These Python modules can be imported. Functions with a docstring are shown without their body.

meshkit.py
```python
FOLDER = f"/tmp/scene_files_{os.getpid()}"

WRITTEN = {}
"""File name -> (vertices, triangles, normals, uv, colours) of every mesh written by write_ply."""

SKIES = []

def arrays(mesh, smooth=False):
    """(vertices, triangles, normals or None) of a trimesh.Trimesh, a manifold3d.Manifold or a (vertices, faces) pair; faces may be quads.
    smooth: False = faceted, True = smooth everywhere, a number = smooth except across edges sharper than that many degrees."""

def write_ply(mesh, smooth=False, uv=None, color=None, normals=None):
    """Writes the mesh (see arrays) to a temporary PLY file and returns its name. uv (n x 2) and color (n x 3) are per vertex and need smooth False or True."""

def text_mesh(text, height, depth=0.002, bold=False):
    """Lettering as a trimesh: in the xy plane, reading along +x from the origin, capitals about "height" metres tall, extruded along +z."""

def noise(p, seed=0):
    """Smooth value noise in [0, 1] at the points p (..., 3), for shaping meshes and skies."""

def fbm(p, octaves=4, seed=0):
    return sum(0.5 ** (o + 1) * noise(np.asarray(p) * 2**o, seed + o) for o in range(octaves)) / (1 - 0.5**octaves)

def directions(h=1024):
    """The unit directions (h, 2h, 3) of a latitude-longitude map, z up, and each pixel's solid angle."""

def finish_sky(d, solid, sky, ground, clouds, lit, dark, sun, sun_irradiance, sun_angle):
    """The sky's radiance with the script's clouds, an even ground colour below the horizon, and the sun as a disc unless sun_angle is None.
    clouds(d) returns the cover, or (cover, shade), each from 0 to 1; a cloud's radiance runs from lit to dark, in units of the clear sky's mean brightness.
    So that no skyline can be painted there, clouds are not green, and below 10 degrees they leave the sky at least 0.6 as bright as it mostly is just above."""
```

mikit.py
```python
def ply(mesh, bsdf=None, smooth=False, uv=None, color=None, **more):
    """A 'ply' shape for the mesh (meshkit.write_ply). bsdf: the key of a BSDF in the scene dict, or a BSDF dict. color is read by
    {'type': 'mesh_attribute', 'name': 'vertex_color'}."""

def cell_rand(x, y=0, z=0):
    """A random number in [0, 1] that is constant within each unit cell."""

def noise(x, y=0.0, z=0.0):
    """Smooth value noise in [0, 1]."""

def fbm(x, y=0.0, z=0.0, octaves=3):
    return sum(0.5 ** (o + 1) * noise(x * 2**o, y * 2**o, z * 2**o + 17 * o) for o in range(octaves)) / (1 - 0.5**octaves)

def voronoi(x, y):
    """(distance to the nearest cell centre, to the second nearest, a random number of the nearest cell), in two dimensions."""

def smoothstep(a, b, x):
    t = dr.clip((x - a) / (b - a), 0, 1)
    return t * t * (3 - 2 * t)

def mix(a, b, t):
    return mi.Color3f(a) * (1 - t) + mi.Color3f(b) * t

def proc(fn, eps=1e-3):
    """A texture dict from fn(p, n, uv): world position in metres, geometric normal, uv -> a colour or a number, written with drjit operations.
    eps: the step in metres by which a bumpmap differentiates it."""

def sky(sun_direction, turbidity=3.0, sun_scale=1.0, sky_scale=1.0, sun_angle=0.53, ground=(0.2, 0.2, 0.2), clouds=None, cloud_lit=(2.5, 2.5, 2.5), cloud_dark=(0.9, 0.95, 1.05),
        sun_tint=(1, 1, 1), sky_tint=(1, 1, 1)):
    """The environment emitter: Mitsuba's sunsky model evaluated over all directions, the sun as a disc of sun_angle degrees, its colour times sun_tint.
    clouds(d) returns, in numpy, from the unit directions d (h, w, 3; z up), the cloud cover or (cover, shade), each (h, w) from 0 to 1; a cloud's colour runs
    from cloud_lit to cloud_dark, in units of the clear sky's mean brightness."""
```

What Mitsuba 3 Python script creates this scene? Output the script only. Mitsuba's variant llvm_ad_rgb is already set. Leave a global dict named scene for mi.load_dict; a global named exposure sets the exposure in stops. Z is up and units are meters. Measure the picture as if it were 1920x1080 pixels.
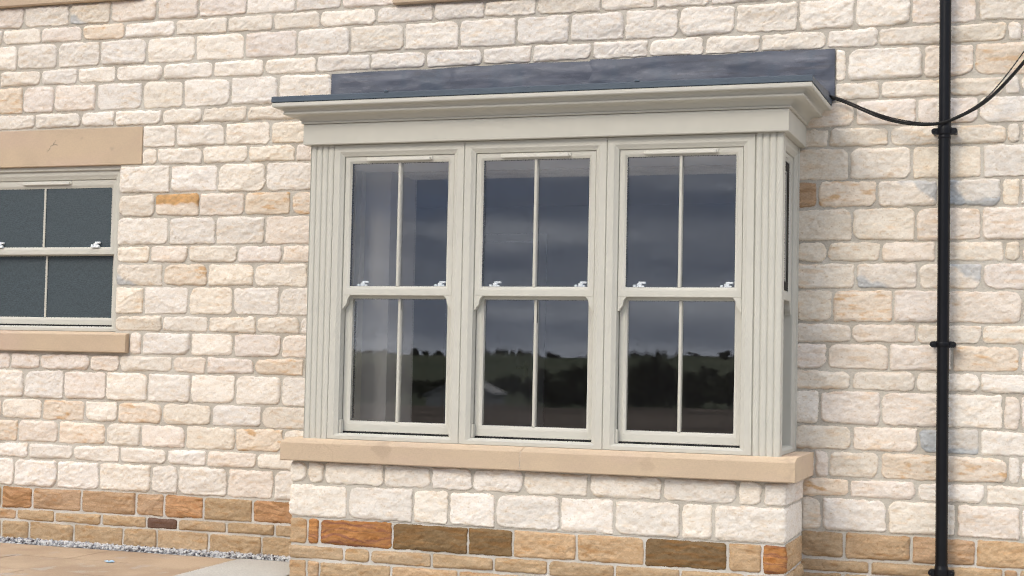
import math, random
import numpy as np
import drjit as dr
import mitsuba as mi
import trimesh
import shapely.geometry as sg
import mikit, meshkit
from mikit import noise, fbm, voronoi, smoothstep, mix

# ---------------------------------------------------------------- camera, sky, exposure
# metres; the wall's stone faces lie near y = 0, the viewer stands at negative y, x runs right along the wall, z is up
T = mi.ScalarTransform4f
YAW, PITCH, ROLL = 0.3336660673, 0.0477151054, 0.0208845970
CAM = np.array([2.93635, -9.5, 1.44])
_f = np.array([-math.sin(YAW) * math.cos(PITCH), math.cos(YAW) * math.cos(PITCH), math.sin(PITCH)])
_r0 = np.array([math.cos(YAW), math.sin(YAW), 0.0])
_u0 = np.cross(_r0, _f)
_up = _u0 * math.cos(ROLL) - _r0 * math.sin(ROLL)
scene, labels = {'type': 'scene'}, {}
scene['camera'] = {'type': 'perspective', 'fov': 37.04, 'fov_axis': 'x', 'near_clip': 0.05, 'far_clip': 9000.0,
                   'to_world': T().look_at(origin=CAM.tolist(), target=(CAM + _f).tolist(), up=_up.tolist())}


def cloud_deck(d):
    """An overcast sky: a pale deck overhead that thickens into slate-blue rain cloud lower down, with torn streaks."""
    el = np.degrees(np.arcsin(np.clip(d[..., 2], 0, 1)))
    q = np.stack([d[..., 0] * 2.2, d[..., 1] * 2.2, d[..., 2] * 9], -1)
    n = meshkit.fbm(q + 3.1, 5, 7)
    low = 1 / (1 + np.exp((el - 19 + 7 * (n - .5)) / 2.0))
    streak = meshkit.fbm(np.stack([d[..., 0] * 9, d[..., 1] * 9, d[..., 2] * 48], -1) + 9.0, 5, 33)
    bank = meshkit.fbm(np.stack([d[..., 0] * 2.5, d[..., 1] * 2.5, d[..., 2] * 17], -1) + 2.0, 3, 14)
    torn, thick = np.clip((streak - .50) * 5, 0, 1), np.clip((.5 - streak) * 4, 0, 1)
    gap = np.exp(-np.maximum(el - .3, 0) / .55) * (.35 + .65 * n)
    body = .83 - .8 * (bank - .5) - .26 * torn - .20 * gap + .16 * thick
    shade = np.clip(.10 + .25 * (n - .5) + (body - .10) * low, 0, 1)
    return np.ones_like(el), shade


scene['sky'] = mikit.sky([-0.30, -0.80, 0.58], turbidity=3, sun_scale=0.22, sun_angle=24, clouds=cloud_deck,
                         cloud_lit=(2.78, 2.92, 3.14), cloud_dark=(0.50, 0.63, 0.93), sun_tint=(0.90, 1.0, 1.18))
exposure = 2.82

# ---------------------------------------------------------------- helpers
rng = random.Random(11)


def ref(k):
    return {'type': 'ref', 'id': k}


def key_for(base):
    if base not in scene and base not in labels:
        return base
    i = 1
    while f'{base}_{i:03d}' in scene or f'{base}_{i:03d}' in labels:
        i += 1
    return f'{base}_{i:03d}'


def thing(name, label, category, group=None):
    k = key_for(name)
    labels[k] = {'label': label, 'category': category, 'kind': 'thing'}
    if group:
        labels[k]['group'] = group
    return k


def put(parent, name, mesh, mat, smooth=False, label=None, kind=None, uv=None):
    k = key_for(f'{parent}__{name}' if parent else name)
    scene[k] = mikit.ply(mesh, mat, smooth=smooth, uv=uv)
    if label or kind:
        labels[k] = {}
        if label:
            labels[k]['label'] = label
        if kind:
            labels[k]['kind'] = kind
    return k


def solo(name, mesh, mat, label, category, smooth=False, group=None):
    k = key_for(name)
    scene[k] = mikit.ply(mesh, mat, smooth=smooth)
    labels[k] = {'label': label, 'category': category, 'kind': 'thing'}
    if group:
        labels[k]['group'] = group
    return k


def struct(name, mesh, mat, smooth=False):
    k = key_for(name)
    scene[k] = mikit.ply(mesh, mat, smooth=smooth)
    labels[k] = {'kind': 'structure'}
    return k


def tm(v, f):
    return trimesh.Trimesh(np.asarray(v, float), np.asarray(f, int), process=False)


def cat(ms):
    return trimesh.util.concatenate(ms)


def box(x0, x1, y0, y1, z0, z1, bevel=0.0):
    """A box, its edges chamfered by bevel."""
    c = np.array([(x0 + x1) / 2, (y0 + y1) / 2, (z0 + z1) / 2])
    h = np.array([x1 - x0, y1 - y0, z1 - z0]) / 2
    if bevel <= 0:
        m = trimesh.creation.box(extents=h * 2)
        m.apply_translation(c)
        return m
    b = min(bevel, h.min() * .9)
    pts = []
    for s in np.ndindex(2, 2, 2):
        sgn = np.array(s) * 2 - 1
        for a in range(3):
            p = h - b
            p[a] = h[a]
            pts.append(p * sgn)
    m = trimesh.convex.convex_hull(np.array(pts))
    m.apply_translation(c)
    return m


def extrude(poly, depth):
    return trimesh.creation.extrude_polygon(poly, depth, engine='earcut')


def upright(mesh, y0):
    """A mesh drawn in xy and extruded along +z, stood up: its x stays x, its y becomes z, its depth runs from y0 towards +y."""
    v = np.array(mesh.vertices)
    m = tm(np.stack([v[:, 0], y0 + v[:, 2], v[:, 1]], -1), mesh.faces[:, ::-1])
    return m


def ring(x0, x1, z0, z1, prof, k=(1, 1, 1, 1)):
    """A mitred picture frame: prof is a closed list of (inset, y); k scales the insets of the left, right, bottom and top members."""
    v, f = [], []
    n = len(prof)
    for a, y in prof:
        v += [(x0 + a * k[0], y, z0 + a * k[2]), (x1 - a * k[1], y, z0 + a * k[2]), (x1 - a * k[1], y, z1 - a * k[3]), (x0 + a * k[0], y, z1 - a * k[3])]
    for i in range(n):
        j = (i + 1) % n
        for c in range(4):
            d = (c + 1) % 4
            p, q, r, s = i * 4 + c, i * 4 + d, j * 4 + d, j * 4 + c
            f += [(p, q, r), (p, r, s)]
    m = tm(v, f)
    if m.volume < 0:
        m.invert()
    return m


def tube(points, r, n=10, closed_ends=True):
    p = np.asarray(points, float)
    t = np.gradient(p, axis=0)
    t /= np.linalg.norm(t, axis=1, keepdims=True)
    a = np.cross(t, [0.02, 1.0, 0.05])
    a /= np.linalg.norm(a, axis=1, keepdims=True)
    b = np.cross(t, a)
    ang = np.linspace(0, 2 * np.pi, n, endpoint=False)
    v = (p[:, None] + r * (np.cos(ang)[None, :, None] * a[:, None] + np.sin(ang)[None, :, None] * b[:, None])).reshape(-1, 3)
    f = []
    for i in range(len(p) - 1):
        for j in range(n):
            k = (j + 1) % n
            f += [(i * n + j, i * n + k, (i + 1) * n + k), (i * n + j, (i + 1) * n + k, (i + 1) * n + j)]
    for base, o in ((0, 1), ((len(p) - 1) * n, -1)):
        for j in range(1, n - 1):
            f.append((base, base + j + 1, base + j)[::o])
    m = tm(v, f)
    if m.volume < 0:
        m.invert()
    return m


def lathe(prof, cx, cy, n=28):
    """(radius, z) pairs turned about the upright axis through (cx, cy)."""
    m = trimesh.creation.revolve(np.array(prof, float), sections=n)
    m.apply_translation((cx, cy, 0))
    if m.volume < 0:
        m.invert()
    return m


def spline(pts, n):
    from scipy.interpolate import CubicSpline
    p = np.asarray(pts, float)
    s = np.r_[0, np.cumsum(np.linalg.norm(np.diff(p, axis=0), axis=1))]
    return CubicSpline(s, p)(np.linspace(0, s[-1], n))


# ---------------------------------------------------------------- materials
def n3(p, f, o=0.0):
    return noise(p.x * f + o, p.y * f + o * .7, p.z * f + o * 1.3)


def f3(p, f, o=0.0, octaves=3):
    return fbm(p.x * f + o, p.y * f + o * .7, p.z * f + o * 1.3, octaves)


def rgb(*c):
    return {'type': 'rgb', 'value': list(c)}


def plain(name, color, rough=.6, spec=.4, metallic=0.0, bump=None, depth=0.0, **more):
    b = {'type': 'principled', 'base_color': color, 'roughness': rough, 'specular': spec, 'metallic': metallic, **more}
    if bump is not None:
        b = {'type': 'bumpmap', 'arbitrary': bump, 'scale': depth, 'bsdf': b}
    scene[name] = {'type': 'twosided', 'bsdf': b}
    return name


# the kind of a stone is the whole part of v; the fractions of u and v run across and up the one stone
BASE = [(.725, .678, .628), (.705, .640, .588), (.700, .640, .568), (.690, .632, .570), (.690, .600, .510), (.700, .610, .520), (.630, .595, .555),
        (.415, .305, .198), (.448, .312, .208), (.450, .265, .148), (.190, .128, .070), (.155, .095, .074), (.370, .180, .072), (.470, .335, .215)]


def stone_color(p, n, uv):
    kind, one = dr.floor(uv.y), dr.floor(uv.x)
    s, t = uv.x - one, uv.y - kind
    tone = mikit.cell_rand(one, kind, 5)
    tint = mikit.cell_rand(one, kind, 9)
    c = mi.Color3f(*BASE[0])
    for i in range(1, len(BASE)):
        c = dr.select(kind == i, mi.Color3f(*BASE[i]), c)
    c = c * (.91 + .15 * tone)
    c = c * mi.Color3f(1 + .02 * tint, 1, 1 - .05 * tint)
    o = one * 3.17
    # veins and clouds of iron colour through each block
    cloud = f3(p, 9.0, o, 3)
    vein = f3(mi.Point3f(p.x + .6 * p.z, p.y, p.z * 2.6), 16.0, o + 4.0, 3)
    pale = kind < 6.5
    warm = dr.select(pale, mi.Color3f(.93, .82, .68), mi.Color3f(.86, .70, .52))
    amount = smoothstep(.50, .72, vein) * (.25 + .75 * smoothstep(.35, .7, cloud)) * dr.select(kind == 5, 1.5, dr.select(pale, .55, .8))
    c = c * mix(mi.Color3f(1.0), warm, dr.minimum(amount, 1.5))
    # fine clotted grain
    c = c * mix(mi.Color3f(1.0), mi.Color3f(.925, .885, .842), smoothstep(.44, .64, f3(p, 42.0, o + 1.0)) * dr.select(pale, .75, .9))
    # rust concentrated in the streaked blocks
    rust = smoothstep(.46, .74, vein) * smoothstep(.40, .66, cloud) * dr.select(kind == 5, .50, dr.select(kind == 2, .16, dr.select(kind == 1, .14, 0.0)))
    c = mix(c, mi.Color3f(.56, .355, .20) * (.8 + .4 * n3(p, 70.0)), rust)
    # slate-grey inclusions
    diag = s + .8 * t + .5 * (f3(p, 12.0, o + 9.0) - .5)
    grey = smoothstep(.05, .25, dr.select(tone > .5, diag - 1.05, .62 - diag)) * dr.select(kind == 3, .85, 0.0)
    grey = dr.maximum(grey, dr.select(kind == 6, smoothstep(.15, .3, .55 - s + .5 * (f3(p, 11.0, o) - .5)) + smoothstep(.0, .15, .3 - t + .4 * (f3(p, 13.0, o + 2.0) - .5)), 0.0))
    c = mix(c, mi.Color3f(.385, .405, .425) * (.75 + .5 * n3(p, 60.0)), dr.clip(grey * (.55 + .6 * cloud), 0, 1))
    # an orange bed in the upper half of one block
    band = smoothstep(.42, .55, t + .35 * (f3(p, 14.0, o) - .5)) * dr.select(kind == 4, 1.0, 0.0)
    c = mix(c, mi.Color3f(.47, .255, .085) * (.72 + .55 * n3(p, 45.0)), band * .85)
    # bedding bands of the dark plinth stones
    bed = f3(mi.Point3f(p.x * .35, p.y * .35, p.z * 3.2 + .25 * f3(p, 8.0, o)), 17.0, o, 3)
    dark = smoothstep(.46, .66, bed) * dr.select(kind == 12, .75, dr.select((kind == 10) | (kind == 9), .55, dr.select(kind == 8, .3, 0.0)))
    c = mix(c, dr.select(kind == 12, mi.Color3f(.20, .085, .06), mi.Color3f(.20, .10, .035)), dark)
    light = smoothstep(.56, .7, f3(mi.Point3f(p.x * .5, p.y, p.z * 2.6), 21.0, o + 7.0)) * dr.select(kind == 12, .5, dr.select(kind == 10, .3, dr.select(kind > 6.5, .25, 0.0)))
    c = mix(c, c * 1.5 + mi.Color3f(.03, .02, .01), light)
    # mineral grain
    grain = .80 + .24 * n3(p, 120.0) + .16 * n3(p, 320.0)
    c = c * dr.select(pale, .25 + .75 * grain, grain)
    speck = smoothstep(.80, .88, n3(p, 85.0, 20.0))
    return mix(c, c * mi.Color3f(.78, .66, .52), speck * dr.select(pale, .55, .6))


def stone_bump(p, n, uv):
    return f3(p, 75.0, 1.0, 3) + .35 * n3(p, 330.0)


plain('stone_mat', mikit.proc(stone_color), .95, .15, bump=mikit.proc(stone_bump, .0015), depth=.0042)


def mortar_color(p, n, uv):
    c = mix(mi.Color3f(.415, .378, .325), mi.Color3f(.50, .465, .41), smoothstep(.3, .7, f3(p, 5.0)))
    return c * (.82 + .22 * n3(p, 140.0) + .14 * n3(p, 420.0))


def lime_color(p, n, uv):
    c = mix(mi.Color3f(.45, .42, .37), mi.Color3f(.54, .51, .465), smoothstep(.3, .7, f3(p, 6.0)))
    return c * (.86 + .18 * n3(p, 140.0) + .10 * n3(p, 420.0))


def rough_bump(p, n, uv):
    return f3(p, 28.0, 2.0, 3) + .4 * n3(p, 180.0)


BUMP = mikit.proc(rough_bump, .002)
plain('mortar_mat', mikit.proc(mortar_color), .95, .1, bump=BUMP, depth=.006)
plain('lime_mat', mikit.proc(lime_color), .95, .1, bump=BUMP, depth=.005)


def sandstone_color(p, n, uv):
    c = mix(mi.Color3f(.462, .356, .256), mi.Color3f(.500, .386, .272), smoothstep(.3, .7, f3(p, 3.0, 5.0)))
    c = mix(c, mi.Color3f(.49, .365, .285), smoothstep(.5, .75, f3(mi.Point3f(p.x, p.y, p.z * 3), 1.6, 2.0)) * .6)
    stain = smoothstep(.63, .72, f3(p, 6.5, 31.0, 4)) * smoothstep(.5, .65, n3(p, 2.1, 8.0))
    c = mix(c, mi.Color3f(.33, .245, .175), stain * .5)
    vein = smoothstep(.018, .004, dr.abs(f3(p, 4.2, 12.0, 4) - .5)) * smoothstep(.68, .8, n3(p, 2.3, 4.0))
    c = mix(c, mi.Color3f(.30, .225, .165), vein * .2)
    return c * (.91 + .12 * n3(p, 190.0) + .06 * n3(p, 480.0))


def lintel_color(p, n, uv):
    # the sandstone with the lintel's own hairline crack and two iron spots
    c = sandstone_color(p, n, uv)
    x, z = p.x + .010 * (n3(p, 55.0) - .5), p.z + .010 * (n3(p, 55.0, 9.0) - .5)
    for x0, z0, x1, z1 in ((-4.008, 2.922, -3.986, 2.948), (-3.986, 2.948, -3.962, 2.966), (-3.962, 2.966, -3.948, 2.992), (-3.962, 2.966, -3.930, 2.962)):
        L2 = (x1 - x0) ** 2 + (z1 - z0) ** 2
        t = dr.clip(((x - x0) * (x1 - x0) + (z - z0) * (z1 - z0)) / L2, 0, 1)
        d = dr.sqrt((x - x0 - t * (x1 - x0)) ** 2 + (z - z0 - t * (z1 - z0)) ** 2)
        c = mix(c, mi.Color3f(.22, .17, .14), smoothstep(.0055, .0015, d) * .7)
    for x0, z0, r in ((-3.716, 3.006, .016), (-4.012, 2.918, .013), (-3.46, 2.92, .022)):
        d = dr.sqrt((x - x0) ** 2 + (z - z0) ** 2)
        c = mix(c, mi.Color3f(.33, .26, .19), smoothstep(r, r * .3, d) * .5)
    return c


SAWN = mikit.proc(lambda p, n, uv: n3(p, 130.0) + .5 * n3(p, 420.0), .0015)
plain('lintel_mat', mikit.proc(lintel_color), .88, .2, bump=SAWN, depth=.0011)
plain('sandstone_mat', mikit.proc(sandstone_color), .88, .2, bump=SAWN, depth=.0011)


def paint_color(p, n, uv):
    c = mi.Color3f(.482, .466, .414)
    c = c * (.965 + .07 * f3(p, 2.2, 3.0))
    return c * (.985 + .03 * n3(p, 9.0, 4.0))


plain('paint_mat', mikit.proc(paint_color), .50, .32)
plain('vent_mat', rgb(.56, .545, .49), .4, .45)
plain('white_mat', rgb(.72, .75, .77), .3, .5)
plain('plaster_mat', rgb(.52, .50, .475), .85, .2)
plain('room_mat', rgb(.34, .32, .30), .9, .1)
plain('door_mat', rgb(.70, .69, .67), .5, .4)
plain('floor_mat', rgb(.18, .14, .11), .7, .3)
plain('painted_dark_mat', rgb(.012, .012, .013), .6, .3)  # near-black that paints the shade in the sash gap and dark side glass
plain('spacer_mat', rgb(.055, .055, .06), .6, .3)


def lead_color(p, n, uv):
    a = f3(mi.Point3f(p.x, p.y, p.z * 1.7), 5.0, 2.0, 4)
    c = mix(mi.Color3f(.060, .069, .095), mi.Color3f(.078, .087, .117), smoothstep(.35, .65, a))
    c = mix(c, mi.Color3f(.054, .074, .106), smoothstep(.5, .68, f3(mi.Point3f(p.x * 3, p.y, p.z * .6), 4.0, 14.0)) * .6)
    streak = smoothstep(.56, .7, f3(mi.Point3f(p.x * .28, p.y, p.z * 2.2), 26.0, 8.0)) * smoothstep(.4, .6, f3(p, 4.0, 19.0))
    c = mix(c, mi.Color3f(.052, .050, .062), streak * .45)
    edge = smoothstep(.6, .72, f3(mi.Point3f(p.x * .4, p.y, p.z * 1.5), 33.0, 27.0))
    return mix(c, mi.Color3f(.15, .15, .18), edge * .3) * (.9 + .2 * n3(p, 170.0))


plain('lead_mat', mikit.proc(lead_color), .52, .5, .15)
plain('trim_mat', mikit.proc(lambda p, n, uv: mi.Color3f(.052, .072, .098) * (.85 + .35 * f3(p, 9.0))), .45, .45, .1)
plain('pipe_mat', mikit.proc(lambda p, n, uv: mi.Color3f(.0035, .0037, .0056) * (.8 + .5 * f3(p, 14.0))), .36, .26)
plain('cable_mat', rgb(.004, .004, .005), .45, .25)
scene['glass_mat'] = {'type': 'thindielectric', 'int_ior': 1.5}
plain('obscure_mat', mikit.proc(lambda p, n, uv: mi.Color3f(.036, .050, .058) * (.65 + .9 * n3(p, 130.0))), .4, .5,
      bump=mikit.proc(lambda p, n, uv: n3(p, 110.0) + .5 * n3(p, 260.0), .0015), depth=.0012)


def paving_color(p, n, uv):
    a = f3(p, 2.4, 3.0, 4)
    c = mix(mi.Color3f(.272, .194, .132), mi.Color3f(.348, .258, .178), smoothstep(.3, .7, a))
    c = c * (.93 + .14 * mikit.cell_rand(dr.floor(uv.x), 3, 7))
    c = mix(c, mi.Color3f(.33, .30, .27), smoothstep(.6, .72, f3(p, 7.0, 21.0)) * .45)
    return c * (.88 + .16 * n3(p, 150.0) + .08 * n3(p, 400.0))


plain('paving_mat', mikit.proc(paving_color), .85, .25, bump=mikit.proc(lambda p, n, uv: f3(p, 18.0) + .3 * n3(p, 120.0), .002), depth=.004)
plain('concrete_mat', mikit.proc(lambda p, n, uv: mix(mi.Color3f(.32, .302, .268), mi.Color3f(.385, .365, .33), f3(p, 4.0)) * (.88 + .24 * n3(p, 160.0))), .9, .2, bump=BUMP, depth=.002)
plain('earth_mat', mikit.proc(lambda p, n, uv: mix(mi.Color3f(.050, .038, .030), mi.Color3f(.10, .078, .062), smoothstep(.35, .65, fbm(p.x * .13, p.y * .35, 0, 4)))), 1.0, .1)
plain('gravel_white', rgb(.53, .53, .53), .8, .3)
plain('gravel_grey', rgb(.26, .265, .29), .8, .3)
plain('gravel_dark', rgb(.085, .075, .08), .8, .3)
plain('scrap_mat', rgb(.36, .52, .66), .4, .5)

# ---------------------------------------------------------------- the land behind the viewer, which the glass mirrors
def land(x, y):
    r = np.hypot(x, y)
    ss = lambda a, b: np.clip((r - a) / (b - a), 0, 1) ** 2 * (3 - 2 * np.clip((r - a) / (b - a), 0, 1))
    q = np.stack([x / 420.0, y / 420.0, np.zeros_like(x)], -1)
    roll = meshkit.fbm(q + 5.3, 4, 2)
    hump = 9 * np.exp(-((x + 322) ** 2 + (y + 1560) ** 2) / 130.0 ** 2)
    return -.03 + hump - 5.5 * ss(14, 240) - 5 * ss(240, 620) + ss(650, 1700) * (14 + 12 * (roll - .5) * 2) - 60 * ss(1900, 4200) + .6 * (roll - .5) * ss(40, 200)


def annulus(radii, na=144):
    a = np.linspace(0, 2 * np.pi, na, endpoint=False)
    R, A = np.meshgrid(radii, a, indexing='ij')
    x, y = R * np.cos(A), R * np.sin(A)
    v = np.stack([x, y, land(x, y)], -1).reshape(-1, 3)
    f = []
    for i in range(len(radii) - 1):
        for j in range(na):
            k = (j + 1) % na
            f += [(i * na + j, (i + 1) * na + j, (i + 1) * na + k), (i * na + j, (i + 1) * na + k, i * na + k)]
    return tm(v, f)


struct('ground', annulus(np.r_[0.01, 4, 9, np.geomspace(14, 150, 22)]), 'earth_mat', smooth=True)
plain('field_mat', mikit.proc(lambda p, n, uv: mix(mi.Color3f(.042, .052, .030), mi.Color3f(.066, .070, .044), voronoi(p.x / 130.0, p.y / 130.0)[2]) * (.8 + .4 * fbm(p.x * .03, p.y * .03, 0, 3))), 1.0, .1)
struct('hillside', annulus(np.geomspace(150, 4200, 60)), 'field_mat', smooth=True)

plain('leaf_mat', mikit.proc(lambda p, n, uv: mix(mi.Color3f(.030, .034, .019), mi.Color3f(.062, .064, .034), n3(p, .35))), .8, .2)
plain('bark_mat', rgb(.05, .038, .028), .9, .1)


def mirrored(deg, dist):
    """A point of the land seen in the bay's glass: deg left of straight out, dist from the viewer's mirror image."""
    a = math.radians(deg)
    return CAM[0] - dist * math.sin(a), 8.26 - dist * math.cos(a)


def clump_tree(x, y, h, seed, low=.62):
    g = np.random.default_rng(seed)
    z = float(land(np.array([x]), np.array([y]))[0])
    n = 420
    c = g.normal(size=(n, 3))
    c /= np.linalg.norm(c, axis=1, keepdims=True)
    lobes = g.normal(size=(9, 3)) * [.34, .34, .24]
    pick = g.integers(0, 9, n)
    p = (lobes[pick] + c * g.uniform(.18, .36, (n, 1))) * h * .62 + [x, y, z + h * low]
    s = g.uniform(.045, .10, (n, 1)) * h
    u = g.normal(size=(n, 3)); u /= np.linalg.norm(u, axis=1, keepdims=True)
    w = np.cross(u, g.normal(size=(n, 3))); w /= np.linalg.norm(w, axis=1, keepdims=True)
    v = np.concatenate([p - u * s, p + u * s, p + w * s * 1.3, p - w * s * .9], 0)
    i = np.arange(n)
    crown = tm(v, np.concatenate([np.stack([i, i + n, i + 2 * n], 1), np.stack([i, i + 3 * n, i + n], 1)]))
    trunk = trimesh.creation.cone(radius=h * .035, height=h * .9, sections=7)
    trunk.apply_translation((x, y, z - .2))
    return crown, trunk


wood, trunks = [], []
g0 = np.random.default_rng(4)
for i in range(560):
    deg, dist = g0.uniform(-6, 36), g0.uniform(140, 560)
    if 18.2 < deg < 23.5 and dist < 250:
        continue
    x, y = mirrored(deg, dist)
    a, b = clump_tree(x, y, g0.uniform(3.0, 6.0) * (1.0 if deg < 17 else .7), 100 + i)
    wood += [a, b]
for i in range(330):                                              # the hedge trees along the ridge
    deg = g0.uniform(-6, 40)
    x, y = mirrored(deg, g0.uniform(1500, 1720))
    a, b = clump_tree(x, y, g0.uniform(2, 9), 900 + i, .3)
    wood += [a]
k = put(None, 'woodland', cat(wood), 'leaf_mat', label='dark woodland and ridge trees across the valley, mirrored in the bay glass', kind='stuff')

# the white-walled barn mirrored in the middle window
bx, by = mirrored(20.6, 205)
bz = float(land(np.array([bx]), np.array([by]))[0])
barn = thing('barn', 'white barn with a grey pitched roof down the valley, mirrored in the middle bay window', 'barn')
poly = sg.Polygon([(-4.6, 0), (4.6, 0), (4.6, 2.2), (0, 4.3), (-4.6, 2.2)])
w = upright(extrude(poly, 5.0), 0)
w.apply_translation((bx, by, bz - .2))
plain('barn_wall', rgb(.34, .34, .33), .7, .2)
put(barn, 'wall', w, 'barn_wall')
rf = upright(extrude(sg.Polygon([(-5, 2.0), (0, 4.25), (5, 2.0), (5, 2.25), (0, 4.55), (-5, 2.25)]), 5.6), -.3)
rf.apply_translation((bx, by, bz - .2))
plain('barn_roof', rgb(.20, .205, .21), .6, .3)
put(barn, 'roof', rf, 'barn_roof')

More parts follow.
